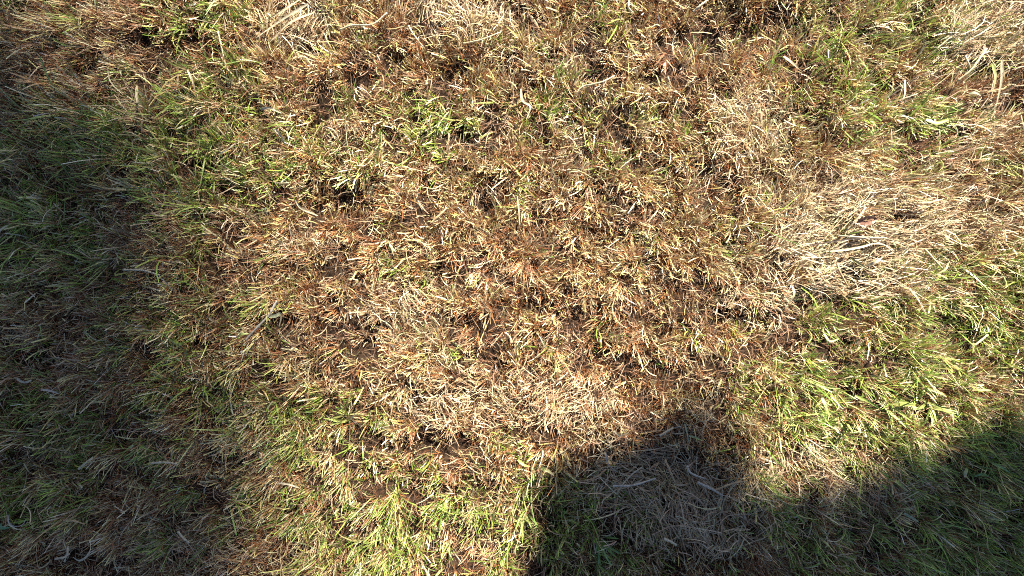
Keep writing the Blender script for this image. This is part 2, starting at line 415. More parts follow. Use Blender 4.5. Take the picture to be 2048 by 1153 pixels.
T0, T1, T2, T3 = [ttype == k for k in range(4)]
cRUST = lambda n: palette(n, C_RUST, [3, 3, 2, 2])
cTAN = lambda n: palette(n, C_TAN, [3, 3, 3, 2, 3])
cSTRAW = lambda n: palette(n, C_STRAW, [4, 3, 3, 3, 2])
cPALE = lambda n: palette(n, C_PALE, [3, 3, 2, 3, 2, 2])
cFINE = lambda n: palette(n, C_RUST + C_TAN, [1, 3, 1, 3, 3, 3, 3, 3, 2])
cMAT = lambda n: palette(n, C_PALE + C_TAN[:2] + C_STRAW[1:2], [3, 4, 3, 3, 2, 3, 2, 2, 2])
FINE, FW = (0.031, 0.009), (0.0011, 0.0003)
green = merge([
    tuft_blades(T0, 20, (0.036, 0.012), (0.0027, 0.0009), (.1, .55), 4, lambda n: palette(n, C_GREENBASE, [3, 2, 2, 1]), lambda n: palette(n, C_GREEN, [4, 5, 3, 3, 1]), 0.7, spread=.008, fan=.8)])
rust = merge([
    tuft_blades(T1, 46, FINE, FW, (.2, .7), 2, cRUST, cFINE, 1.5),
    tuft_blades(T2, 32, FINE, FW, (.2, .7), 2, cRUST, cFINE, 1.5),
    tuft_blades(T0, 6, FINE, FW, (.2, .7), 2, cRUST, cFINE, 1.5),
    tuft_blades(T3, 12, FINE, FW, (.2, .7), 2, cRUST, cFINE, 1.5)])
straw_broad = merge([
    tuft_blades(T1, 9, (0.032, 0.008), (0.0021, 0.0006), (.3, .9), 3, cRUST, cSTRAW, 1.5),
    tuft_blades(T2, 22, (0.033, 0.009), (0.0023, 0.0007), (.25, .9), 3, cTAN, cSTRAW, 1.1),
    tuft_blades(T0, 3, (0.033, 0.009), (0.0021, 0.0006), (.3, .9), 3, cTAN, cSTRAW, 1.2)])
straw_fine = tuft_blades(T3, 28, (0.034, 0.010), (0.0014, 0.0004), (.2, .8), 2, cTAN, cPALE, .8, spread=.009)
straw = merge([straw_broad, straw_fine])

# lying straw in the pale mats, and a sprinkle everywhere
n = 260000
x = rng.uniform(-AX, AX, n); y = rng.uniform(-AY, AY, n)
_, _, pp = fields(x, y)
keep = rng.random(n) < 0.03 + 0.36 * np.clip(pp - .15, 0, 1)
x, y, pp = x[keep], y[keep], pp[keep]; n = len(x)
fa, fs = flow(x, y)
az = fa + rng.normal(0, 1, n) * (1.15 - 0.85 * fs)
hol = np.clip(blobs(x, y, HOLLOWS), 0, 1)
base = np.stack([x, y, relief(x, y) + rng.uniform(0.004, 0.027, n) * (1 - .6 * hol)], -1)
lng = np.clip(blobs(x, y, LONG), 0, 1)
ln = rng.gamma(5, 0.0085, n) * (.5 + .75 * lng) + .008
mat = ribbons(base - np.stack([np.cos(az), np.sin(az), 0 * az], -1) * (ln * .5)[:, None], az, rng.normal(math.radians(78), 0.2, n), rng.normal(0.3, 0.35, n), rng.normal(0, .8, n), ln,
              (rng.gamma(5, 0.0002, n) + .0006) * (1 + .45 * lng), rng.uniform(.3, .9, n), 4, cMAT(n), cMAT(n), rng.normal(0, .7, n))

def stuff(name, data, mat_, label, cat):
    o = bpy.data.objects.new(name, mesh_arrays(name, *data, mat_))
    col.objects.link(o)
    return tag(o, label, cat, kind='stuff')

o_thatch = stuff('thatch', thatch, MAT_THATCH, 'brown matted thatch of dead fibres lying on the soil between the tufts', 'thatch')
o_green = stuff('green_grass', green, MAT_GREEN, 'living green and yellow-green grass blades growing in patches over the lawn', 'grass')
o_rust = stuff('rusty_grass', rust, MAT_DRY, 'fine rust-brown dead grass with tan tips, thickest mid-picture', 'grass')
o_straw = stuff('straw_grass', straw, MAT_DRY, 'short mown straw-yellow grass tips with brown bases all over the lawn', 'grass')
o_mat = stuff('lying_straw', mat, MAT_DRY, 'loose pale straw lying flat in combed mats on the lawn', 'straw')

# ------------------------------------------------------------------ conspicuous single blades, stalks, twig and leaf
def catmull(P, m):
    P = np.array(P, float)
    if len(P) == 2: P = np.stack([P[0], (P[0] + P[1]) / 2, P[1]])
    Q = np.concatenate([[2 * P[0] - P[1]], P, [2 * P[-1] - P[-2]]])
    out = []
    for i in range(1, len(Q) - 2):
        for t in np.linspace(0, 1, m, endpoint=False):
            a, b, c, d = Q[i - 1], Q[i], Q[i + 1], Q[i + 2]
            out.append(0.5 * ((2 * b) + (-a + c) * t + (2 * a - 5 * b + 4 * c - d) * t ** 2 + (-a + 3 * b - 3 * c + d) * t ** 3))
    out.append(P[-1])
    return np.array(out)

HC = {'straw': (0.66, 0.56, 0.34), 'pale': (0.64, 0.55, 0.37), 'white': (0.62, 0.55, 0.39), 'green': (0.22, 0.36, 0.06), 'lime': (0.40, 0.50, 0.12), 'tan': (0.52, 0.37, 0.2),
      'sage': (0.36, 0.42, 0.26), 'grey': (0.50, 0.46, 0.38), 'olive': (0.36, 0.36, 0.12), 'teal': (0.16, 0.34, 0.16), 'orange': (0.52, 0.24, 0.07)}

def blade_mesh(name, pts, width, colour, tip=None, fold_=0.35, pointed=True, seed=0):
    """folded leaf blade with a mid-rib crease along a 3-D path"""
    r = np.random.default_rng(seed + 7)
    P = catmull(pts, 5)
    n = len(P)
    T = np.gradient(P, axis=0); T /= np.linalg.norm(T, axis=1)[:, None]
    S = np.cross(T, [0, 0, 1]); S /= np.linalg.norm(S, axis=1)[:, None] + 1e-9
    N_ = np.cross(S, T)
    t = np.linspace(0, 1, n)
    w = width * np.minimum(1, .55 + t * 2.5) * (np.sqrt(np.clip(1 - t, 0, 1)) * .85 + .15 if pointed else np.ones(n) * (.9 + .1 * np.sin(t * 9)))
    ph = r.uniform(0, 6.28)
    roll = 0.5 * np.sin(t * 2.3 + ph)
    S2 = S * np.cos(roll)[:, None] + N_ * np.sin(roll)[:, None]
    N2 = -S * np.sin(roll)[:, None] + N_ * np.cos(roll)[:, None]
    Lf = P - S2 * (w / 2)[:, None] + N2 * (w * fold_ * .5)[:, None]
    Rt = P + S2 * (w / 2)[:, None] + N2 * (w * fold_ * .5)[:, None]
    V = np.stack([Lf, P, Rt], 1).reshape(-1, 3)
    tri = []
    for i in range(n - 1):
        for j in (0, 1):
            a = i * 3 + j
            tri += [(a, a + 1, a + 4), (a, a + 4, a + 3)]
    c0 = np.array(HC[colour]); c1 = np.array(HC[tip]) if tip else c0 * r.uniform(.85, 1.1)
    C = c0[None] * (1 - t[:, None]) + c1[None] * t[:, None]
    C = np.repeat(C * (1 + r.normal(0, .06, (n, 1))), 3, axis=0)
    return mesh_arrays(name, V, np.array(tri), np.clip(C, 0.01, .85), MAT_GREEN if colour in ('green', 'lime', 'teal', 'sage') else MAT_DRY)

def tube_mesh(name, pts, r0, r1, colour, knots=True, seed=0, m=6, sides=6, mat_=None):
    P = catmull(pts, m); n = len(P)
    T = np.gradient(P, axis=0); T /= np.linalg.norm(T, axis=1)[:, None]
    S = np.cross(T, [0.13, 0.21, 1]); S /= np.linalg.norm(S, axis=1)[:, None] + 1e-9
    N_ = np.cross(S, T)
    t = np.linspace(0, 1, n)
    rad = r0 + (r1 - r0) * t
    if knots: rad = rad * (1 + .35 * (np.cos(t * math.pi * 2 * 3) > .93))
    a = np.linspace(0, 2 * math.pi, sides, endpoint=False)
    V = P[:, None] + rad[:, None, None] * (S[:, None] * np.cos(a)[None, :, None] + N_[:, None] * np.sin(a)[None, :, None])
    V = V.reshape(-1, 3)
    tri = []
    for i in range(n - 1):
        for j in range(sides):
            q, k = i * sides + j, i * sides + (j + 1) % sides
            tri += [(q, k, k + sides), (q, k + sides, q + sides)]
    V = np.concatenate([V, P[:1], P[-1:]])
    for j in range(sides):
        tri += [(len(V) - 2, (j + 1) % sides, j), (len(V) - 1, (n - 1) * sides + j, (n - 1) * sides + (j + 1) % sides)]
    r = np.random.default_rng(seed)
    C = np.tile(np.array(HC[colour]) if colour else np.zeros(3), (len(V), 1)) * (1 + r.normal(0, .07, (len(V), 1)))
    return mesh_arrays(name, V, np.array(tri), np.clip(C, .01, .85), mat_ or MAT_DRY)

def path(P, z0, z1, arch=0.006):
    m = len(P); out = []
    for i, (px, py) in enumerate(P):
        t = i / (m - 1)
        out.append(W(px, py, z0 + (z1 - z0) * t + arch * math.sin(math.pi * t)))
    if m == 2:
        a, b = np.array(out[0]), np.array(out[1])
        mid = (a + b) / 2; mid[2] += arch
        side = np.array([-(b - a)[1], (b - a)[0], 0]) * .06
        out = [tuple(a), tuple(mid + side), tuple(b)]
    return out

# name, path in the photograph, width (px of the photograph), colour, tip colour, base height, tip height (m), form, label, category
B, S = 'blade', 'stalk'
SINGLES = [
 ('straw_stalk', [(436, 63), (444, 100), (455, 147)], 4, 'straw', None, .05, .03, S, 'thin straight straw stalk standing over the green tuft near the top left', 'stalk'),
 ('dry_straw', [(375, 140), (386, 165), (395, 198)], 7, 'pale', None, .045, .03, B, 'pale dry blade slanting steeply in the dark gap below the top-left green tuft', 'blade'),
 ('dry_straw', [(216, 140), (222, 165), (246, 190)], 5, 'straw', None, .04, .045, B, 'thin curved straw blade in the brown grass at upper left, left of the straight stub', 'blade'),
 ('dry_straw', [(357, 148), (354, 175), (338, 193)], 5, 'tan', None, .045, .03, B, 'tan blade bowed like a bracket beside the pale slanting blade at upper left', 'blade'),
 ('straw_stub', [(274, 172), (275, 206)], 6, 'straw', None, .03, .05, B, 'short straight upright straw stub in the brown upper-left grass', 'stub'),
 ('dry_straw', [(616, 8), (570, 36), (513, 76)], 8, 'pale', 'white', .05, .03, B, 'longest pale straw of the combed swath near the top, left of centre', 'blade'),
 ('dry_straw', [(628, 26), (580, 46), (536, 88)], 7, 'straw', 'pale', .045, .03, B, 'straw blade lying along the lower side of the combed top swath', 'blade'),
 ('dry_straw', [(600, 0), (566, 22), (530, 42)], 7, 'straw', None, .045, .03, B, 'straw blade along the upper side of the combed top swath', 'blade'),
 ('dry_straw', [(521, 218), (540, 217), (563, 227)], 8, 'white', None, .045, .05, B, 'whitish bent blade lying sideways above the green patch at upper left', 'blade'),
 ('dry_straw', [(549, 258), (562, 272), (574, 296)], 10, 'white', 'pale', .05, .03, B, 'broad whitish blade with a frayed lower end, right of the left green patch', 'blade'),
 ('straw_stalk', [(680, 60), (705, 51), (745, 49), (774, 26)], 4.5, 'pale', None, .045, .05, S, 'long wavy pale stalk crossing the rusty grass near the top left of centre', 'stalk'),
 ('straw_stalk', [(817, 52), (826, 68), (849, 98)], 4, 'pale', None, .05, .04, S, 'thin pale stalk bending down to the right, right of the wavy stalk', 'stalk'),
 ('straw_stalk', [(926, 88), (962, 80), (998, 66)], 4, 'straw', None, .045, .045, S, 'thin straw stalk lying almost level above the top-centre rusty grass', 'stalk'),
 ('straw_stalk', [(1172, 172), (1205, 164), (1229, 152)], 4.5, 'straw', None, .045, .05, S, 'straw stalk poking right from the small green tuft at top centre', 'stalk'),
 ('dry_straw', [(1042, 178), (1046, 202), (1061, 214), (1053, 238)], 8, 'white', 'pale', .04, .05, B, 'whitish blade kinked like a knee over a small dark hole above centre', 'blade'),
 ('straw_stalk', [(1258, 0), (1257, 16), (1266, 26)], 5, 'white', None, .05, .04, S, 'short white stalk at the top edge right of centre', 'stalk'),
 ('straw_stalk', [(1386, 24), (1400, 12), (1416, 0)], 5, 'white', 'pale', .045, .05, S, 'pale straight stalk cutting the top edge over dark brown grass', 'stalk'),
 ('dry_straw', [(1567, 114), (1584, 126), (1606, 144)], 9, 'pale', 'tan', .05, .04, B, 'broad pale blade falling to the right in the upper-right brown grass', 'blade'),
 ('straw_stalk', [(1972, 98), (1944, 138), (1914, 163)], 5, 'straw', 'pale', .055, .045, S, 'long straw stalk slanting across the black hollow at the right edge', 'stalk'),
 ('straw_stalk', [(1931, 113), (1936, 125), (1942, 141)], 4, 'pale', None, .05, .05, S, 'short side stalk meeting the long slanting stalk over the black hollow', 'stalk'),
 ('dry_straw', [(2004, 120), (2003, 160), (1992, 214)], 8, 'white', 'pale', .055, .04, B, 'long whitish upright blade right of the black hollow at the right edge', 'blade'),
 ('grass_leaf', [(1985, 128), (1990, 158), (1982, 196)], 9, 'lime', 'pale', .05, .04, B, 'broad lime blade beside the whitish upright blade near the right edge', 'blade'),
 ('grass_leaf', [(1852, 240), (1872, 248), (1898, 240)], 16, 'lime', None, .05, .05, B, 'broadest bright lime blade lying level below the black hollow at right', 'blade'),
 ('grass_leaf', [(1938, 188), (1950, 186), (1962, 192)], 9, 'sage', 'white', .05, .05, B, 'pale sage blade tip pointing right between the two black hollows', 'blade'),
 ('dry_straw', [(1810, 160), (1808, 194), (1793, 210)], 6, 'pale', None, .05, .045, B, 'pale hook-shaped blade in the yellow-green grass at upper right', 'blade'),
 ('twig', [(554, 602), (546, 616), (536, 633), (507, 663), (491, 681)], 6, 'grey', None, .05, .045, S, 'long crooked greyish twig slanting over the dark hollow left of centre', 'twig'),
 ('dry_straw', [(538, 634), (552, 632), (561, 627), (563, 637), (558, 654)], 11, 'sage', 'pale', .05, .045, B, 'pale sage blade folded at a right angle beside the crooked twig', 'blade'),
 ('grass_leaf', [(480, 670), (498, 668)], 8, 'lime', None, .045, .045, B, 'short lime blade lying level at the lower end of the crooked twig', 'blade'),
 ('straw_stalk', [(0, 474), (15, 451)], 7, 'white', None, .05, .05, B, 'white stalk cutting the left edge in the shade', 'stalk'),
 ('straw_stalk', [(247, 540), (285, 541), (320, 551)], 4.5, 'pale', None, .045, .045, S, 'thin pale stalk lying level in the shaded grass at mid left', 'stalk'),
 ('dry_straw', [(592, 401), (603, 417), (636, 432)], 9, 'white', 'straw', .04, .055, B, 'thick whitish blade curling right beside the dark hollow left of centre', 'blade'),
 ('dry_straw', [(34, 758), (50, 765), (64, 760)], 9, 'white', 'grey', .045, .045, B, 'white scrap of blade in the shade near the left edge, lower half', 'blade'),
 ('straw_stalk', [(862, 447), (880, 430), (894, 416)], 6, 'tan', 'straw', .05, .05, S, 'tan stalk with a looped end in the rusty centre', 'stalk'),
 ('dry_straw', [(1035, 392), (1038, 420), (1039, 450)], 6, 'straw', None, .05, .05, B, 'straw blade standing straight up and down just above centre', 'blade'),
 ('dry_straw', [(1652, 503), (1690, 500), (1725, 494), (1747, 488), (1770, 491), (1790, 508)], 7, 'pale', None, .04, .035, B, 'long pale blade arched over a black hole in the straw mat at right', 'blade'),
 ('dry_straw', [(1731, 531), (1749, 525), (1763, 517)], 10, 'straw', 'pale', .045, .055, B, 'spoon-shaped straw tip under the arched blade in the straw mat', 'blade'),
 ('dry_straw', [(1701, 517), (1714, 525), (1728, 534), (1742, 541), (1753, 538)], 7, 'olive', 'straw', .045, .045, B, 'olive-edged blade sagging below the spoon-shaped tip in the straw mat', 'blade'),
 ('straw_stalk', [(1731, 415), (1715, 438), (1693, 461)], 4.5, 'pale', None, .055, .045, S, 'pale stalk slanting down left of the small brown leaf', 'stalk'),
 ('straw_stalk', [(1674, 471), (1720, 475), (1773, 477)], 4.5, 'pale', None, .045, .045, S, 'long level straw stalk just under the small brown leaf', 'stalk'),
 ('straw_stalk', [(1674, 527), (1680, 545), (1695, 572)], 5, 'tan', None, .045, .04, S, 'tan stalk running down and right at the lower side of the straw mat', 'stalk'),
 ('straw_stalk', [(1850, 499), (1866, 517), (1884, 537)], 4.5, 'straw', None, .045, .045, S, 'thin straw stalk slanting down at the right end of the straw mat', 'stalk'),
 ('dry_straw', [(1896, 528), (1889, 540), (1864, 554)], 6, 'straw', 'olive', .05, .045, B, 'straw blade bent at its top beside the dark gap right of the straw mat', 'blade'),
 ('dry_straw', [(1584, 572), (1588, 590), (1576, 608)], 8, 'straw', None, .05, .045, B, 'yellowish curled blade over the dark gap below left of the straw mat', 'blade'),
 ('dry_straw', [(1512, 588), (1540, 586), (1562, 594)], 5, 'straw', None, .045, .045, B, 'thin arc of straw at the rusty border, left of the yellowish curled blade', 'blade'),
 ('dry_straw', [(1648, 668), (1660, 683), (1678, 678)], 7, 'straw', 'lime', .045, .045, B, 'yellow blade curved like a cup above the bright green at lower right', 'blade'),
 ('straw_stalk', [(1940, 696), (1956, 686), (1975, 670)], 5, 'straw', None, .05, .05, S, 'straw stalk rising to the right across the bright green grass at right', 'stalk'),
 ('dry_straw', [(1819, 577), (1836, 600), (1852, 628)], 9, 'grey', 'white', .045, .045, B, 'broad greyish blade slanting down above the bright green at right', 'blade'),
 ('dry_straw', [(82, 780), (100, 782), (122, 789)], 7, 'grey', None, .045, .05, B, 'greyish blade lying level in deep shade at lower left', 'blade'),
 ('straw_stalk', [(158, 938), (172, 926), (186, 915)], 5, 'pale', None, .045, .05, S, 'short pale stalk rising right in deep shade at lower left', 'stalk'),
 ('dry_straw', [(146, 1114), (160, 1121), (176, 1111), (183, 1093)], 8, 'white', 'pale', .045, .045, B, 'white blade bent into a U in the dark bottom-left corner', 'blade'),
 ('straw_stalk', [(112, 1118), (128, 1115), (139, 1108)], 5, 'pale', None, .045, .05, S, 'pale stalk lying left of the white U-shaped blade at the bottom', 'stalk'),
 ('straw_stalk', [(136, 1093), (135, 1106), (129, 1123)], 4.5, 'pale', None, .05, .045, S, 'upright pale stalk crossing the one left of the white U-shaped blade', 'stalk'),
 ('straw_stalk', [(128, 1042), (146, 1042), (170, 1049)], 4.5, 'tan', None, .05, .045, S, 'tan level stalk above the white U-shaped blade in the bottom-left shade', 'stalk'),
 ('dry_straw', [(16, 1030), (18, 1046), (30, 1053), (45, 1050), (52, 1038)], 4, 'grey', None, .045, .045, B, 'thin grey blade looped like a bowl at the left edge near the bottom', 'blade'),
 ('grass_leaf', [(0, 1050), (7, 1056), (20, 1055)], 13, 'teal', None, .05, .05, B, 'small blue-green leaf at the left edge near the bottom', 'blade'),
 ('straw_stalk', [(356, 1064), (366, 1076), (378, 1086)], 5, 'pale', None, .045, .045, S, 'pale stalk slanting down to the right in the shade at bottom left', 'stalk'),
 ('straw_stalk', [(303, 927), (328, 925), (354, 928)], 4.5, 'pale', None, .05, .05, S, 'level pale stalk where the left shade meets the light, lower half', 'stalk'),
 ('dry_straw', [(555, 966), (576, 969), (598, 976)], 6, 'white', None, .045, .045, B, 'whitish blade lying level in the sunlit grass at lower left', 'blade'),
 ('grass_leaf', [(1036, 920), (1047, 930), (1060, 934)], 9, 'lime', None, .05, .05, B, 'bright lime blade bent over just left of the bottom-centre shadow', 'blade'),
 ('grass_leaf', [(1082, 936), (1094, 941), (1108, 951)], 12, 'lime', 'straw', .05, .05, B, 'broad yellow-green blade at the very edge of the bottom-centre shadow', 'blade'),
 ('straw_stalk', [(1211, 904), (1216, 928), (1236, 946)], 5, 'grey', None, .045, .045, B, 'grey curved blade hanging below the rusty fringe in the bottom-centre shadow', 'blade'),
 ('dry_straw', [(1228, 862), (1240, 871), (1259, 864)], 6, 'pale', 'straw', .045, .05, B, 'pale blade curved like a smile along the rusty fringe above the shadow', 'blade'),
 ('straw_stalk', [(1320, 872), (1333, 864), (1346, 856)], 5, 'pale', None, .05, .05, S, 'short pale stalk rising right at the upper end of the bottom shadow', 'stalk'),
 ('straw_stalk', [(1226, 972), (1266, 971), (1311, 957)], 4.5, 'grey', 'pale', .045, .05, S, 'long thin grey stalk lying level across the shaded straw at bottom centre', 'stalk'),
 ('straw_stalk', [(1330, 920), (1340, 942), (1350, 965)], 4.5, 'tan', 'pale', .05, .045, S, 'tan stalk running steeply down through the bottom-centre shadow', 'stalk'),
 ('straw_stalk', [(1374, 932), (1382, 947), (1410, 958)], 5, 'grey', None, .045, .045, S, 'grey stalk bent midway in the shadow right of bottom centre', 'stalk'),
 ('straw_stalk', [(1395, 965), (1427, 980), (1444, 991)], 6, 'grey', None, .045, .045, S, 'grey stalk slanting down right near the right end of the bottom shadow', 'stalk'),
 ('straw_stalk', [(1430, 981), (1464, 968), (1494, 962)], 4.5, 'tan', 'straw', .05, .05, S, 'tan stalk running from the shadow into the lit patch at its right', 'stalk'),
 ('grass_leaf', [(1369, 848), (1374, 866), (1378, 886)], 6, 'sage', None, .05, .045, B, 'sage blade pointing down at the upper right of the bottom shadow', 'blade'),
 ('grass_leaf', [(1378, 872), (1390, 875), (1404, 882)], 7, 'sage', 'lime', .05, .05, B, 'sage blade branching right from the one pointing down in the shadow', 'blade'),
 ('straw_stalk', [(1328, 1078), (1340, 1083), (1352, 1090)], 6, 'white', None, .05, .045, S, 'short white stalk deep in the shadow at the bottom right of centre', 'stalk'),
 ('grass_leaf', [(1710, 792), (1736, 803), (1764, 820)], 9, 'lime', 'green', .045, .055, B, 'long bright green blade slanting right in the lit lower-right grass', 'blade'),
 ('grass_leaf', [(1644, 796), (1652, 816), (1660, 836)], 11, 'sage', 'lime', .045, .05, B, 'broad pale-green blade pointing down in the lit lower-right grass', 'blade'),
 ('grass_leaf', [(1894, 890), (1906, 897), (1920, 902)], 9, 'lime', 'orange', .05, .05, B, 'green blade with an orange tip at the shade edge on the right', 'blade'),
 ('grass_leaf', [(1933, 936), (1931, 945), (1929, 955)], 11, 'lime', 'pale', .05, .05, B, 'short broad yellow-green stub alone in the shade near the right edge', 'stub'),
 ('dry_straw', [(1689, 990), (1686, 999), (1691, 1014)], 7, 'pale', 'lime', .055, .05, B, 'forked pale blade catching light in the lower-right shade', 'blade'),
 ('grass_leaf', [(1791, 962), (1803, 972), (1815, 983)], 12, 'lime', 'olive', .05, .045, B, 'broad green pod-like blade in the lower-right shade, pointing down right', 'blade'),
 ('grass_leaf', [(1808, 1027), (1824, 1036), (1838, 1045)], 9, 'sage', None, .05, .045, B, 'dull sage blade slanting down right in the lower-right shade', 'blade'),
 ('grass_leaf', [(1983, 926), (2002, 936), (2020, 946)], 9, 'green', 'teal', .05, .05, B, 'long dark green blade near the right edge where the shade begins', 'blade'),
 ('grass_leaf', [(1950, 952), (1962, 948), (1976, 953)], 12, 'teal', 'green', .05, .05, B, 'blue-green leaf blade in the shade near the right edge', 'blade'),
]
for i, (nm, P, w, c, tip, z0, z1, form, lab, cat) in enumerate(SINGLES):
    pts = path(P, z0 - .008, z1 - .008)
    o3 = np.array(pts).mean(0); o3[2] = min(z0, z1)
    loc = [tuple(np.array(q) - o3) for q in pts]
    if form == B: me = blade_mesh(nm, loc, w * K * .68, c, tip, seed=i, pointed=(nm != 'straw_stub'))
    else: me = tube_mesh(nm, loc, w * K * .42, w * K * .3, c, seed=i)
    o = bpy.data.objects.new(nm, me); o.location = o3
    col.objects.link(o)
    tag(o, lab, cat)

# the small fallen leaf: a cupped brown leaf with a mid vein and stalk
def fallen_leaf():
    n = 11; rows = []
    for i in range(n):
        t = i / (n - 1)
        w = 0.0115 * math.sin(math.pi * min(1, t * .93 + .07)) ** .75 * (1.12 - .3 * t) * (1 + .08 * math.sin(i * 2.4))
        for j in range(-2, 3):
            s = j / 2
            rows.append((0.042 * (t - .5), w * s, 0.004 * abs(s) ** 1.5 - 0.006 * (t - .5) ** 2 * 4 + .0012 * math.sin(i * 1.7 + j * 2.1)))
    tri = []
    for i in range(n - 1):
        for j in range(4):
            a = i * 5 + j
            tri += [(a, a + 5, a + 6), (a, a + 6, a + 1)]
    V = np.array(rows)
    r = np.random.default_rng(5)
    C = np.tile(np.array([0.30, 0.15, 0.10]), (len(V), 1)) * (1 + r.normal(0, .1, (len(V), 1)))
    root = bpy.data.objects.new('fallen_leaf', None)
    root.location = W(1737, 441, .046); root.rotation_euler = (math.radians(14), math.radians(-6), math.radians(8))
    root.empty_display_size = .02
    col.objects.link(root)
    tag(root, 'small cupped reddish-brown fallen leaf lying on the straw mat at right', 'leaf')
    b = bpy.data.objects.new('leaf_blade', mesh_arrays('leaf_blade', V, np.array(tri), np.clip(C, .01, .8), MAT_DRY)); b.parent = root; col.objects.link(b)
    v = bpy.data.objects.new('mid_vein', tube_mesh('mid_vein', [(-.028, .001, -.004), (-.021, 0, -.0045), (0, 0, .0012), (.02, 0, -.004)], .0008, .0003, 'tan', False)); v.parent = root; col.objects.link(v)
fallen_leaf()

# ------------------------------------------------------------------ conspicuous tufts, each blade a part
TUFTS = [
 # px, py, blades, length m, width px, spread, direction deg (None = all round), base colour, tip colours, label
 (1772, 800, 13, .062, 8, .9, 315, 'olive', ['lime', 'green', 'lime'], 'bright green tuft of long blades fanning down right at lower right'),
 (1860, 812, 12, .058, 8, 1.0, 300, 'olive', ['lime', 'green'], 'bright green tuft right of the largest lower-right fan, above the shade edge'),
 (1925, 770, 11, .055, 7, 1.2, 60, 'olive', ['lime', 'straw'], 'lime tuft spreading upward near the right edge, lower half'),
 (1690, 850, 11, .052, 8, 1.3, 200, 'olive', ['lime', 'sage'], 'pale green tuft left of the bright fan at lower right'),
 (1950, 880, 11, .060, 8, 1.0, 320, 'olive', ['lime', 'green'], 'green tuft at the upper edge of the right-hand shade'),
 (880, 272, 12, .048, 7, 1.4, 100, 'olive', ['lime', 'lime', 'straw'], 'yellow-green tuft in the green patch above centre, left of the dark gap'),
 (955, 262, 11, .050, 7, 1.2, 80, 'olive', ['lime', 'green'], 'yellow-green tuft in the green patch above centre, right of the dark gap'),
 (1142, 165, 10, .045, 6, 1.3, 110, 'olive', ['lime', 'green'], 'small bright green tuft near the top, right of centre'),
 (700, 838, 12, .050, 7, 1.2, 120, 'olive', ['lime', 'green'], 'bright green tuft in the sunlit patch below left of centre'),
 (760, 1050, 12, .058, 7, .9, 260, 'olive', ['lime', 'green'], 'green tuft pointing down near the bottom edge, left of centre'),
 (960, 965, 11, .048, 7, 1.4, 90, 'olive', ['lime', 'straw'], 'yellow-green tuft left of the bottom-centre shadow'),
 (1050, 1035, 11, .052, 7, 1.2, 280, 'olive', ['lime', 'green'], 'green tuft along the left edge of the bottom-centre shadow'),
 (1200, 1085, 11, .060, 8, 1.2, 300, 'green', ['teal', 'green'], 'dark green tuft inside the bottom-centre shadow'),
 (345, 690, 11, .055, 7, 1.0, 20, 'olive', ['green', 'teal'], 'green tuft of long blades in the left shade, below mid height'),
 (460, 145, 10, .046, 6, 1.0, 290, 'olive', ['green', 'lime'], 'green tuft under the thin straight stalk near the top left'),
 (410, 40, 10, .050, 6, 1.1, 320, 'olive', ['lime', 'green'], 'yellow-green tuft at the top edge, left quarter'),
 (270, 375, 12, .065, 6, .5, 165, 'olive', ['sage', 'straw'], 'sheaf of long sage blades swept left at mid left'),
 (1880, 235, 12, .055, 8, .8, 25, 'olive', ['lime', 'lime', 'straw'], 'lime tuft swept right below the black hollow at upper right'),
 (1690, 215, 10, .045, 6, 1.4, 80, 'olive', ['lime', 'green'], 'yellow-green tuft in the upper-right quarter, left of the hook-shaped blade'),
 (1980, 190, 13, .065, 6, .45, 40, 'orange', ['straw', 'orange', 'tan'], 'rusty sheaf swept up right at the right edge, right of the whitish blade'),
 (1985, 110, 12, .065, 6, .45, 32, 'orange', ['straw', 'pale', 'tan'], 'straw-tipped sheaf swept up right at the top right edge'),
 (55, 60, 12, .065, 6, .5, 190, 'orange', ['tan', 'olive'], 'rusty sheaf swept left in the top-left corner'),
 (80, 165, 12, .065, 6, .5, 205, 'orange', ['tan', 'straw'], 'brown sheaf swept down left at the left edge near the top'),
 (1255, 885, 12, .045, 5, 1.3, 280, 'orange', ['orange', 'tan', 'straw'], 'rusty fringe tuft hanging over the upper edge of the bottom shadow'),
 (920, 855, 11, .042, 5, 1.4, 60, 'orange', ['orange', 'tan'], 'rusty tuft above the dark gap at lower centre'),
 (1345, 990, 11, .045, 5, 1.6, 280, 'orange', ['orange', 'tan'], 'rusty tuft alone inside the grey straw of the bottom shadow'),
 (1640, 915, 12, .050, 5, 1.0, 50, 'tan', ['straw', 'pale'], 'straw tuft lit at the edge of the lower-right shade'),
 (500, 955, 12, .055, 5, .8, 235, 'orange', ['olive', 'straw'], 'rust-based tuft swept down left where the left shade begins'),
 (985, 500, 10, .034, 8, 1.8, 90, 'tan', ['straw', 'pale'], 'pale yellow tuft of broad tips just left of the picture centre'),
 (1185, 530, 9, .038, 4, 1.6, 40, 'orange', ['tan', 'orange'], 'fine rusty tuft just right of the picture centre'),
]
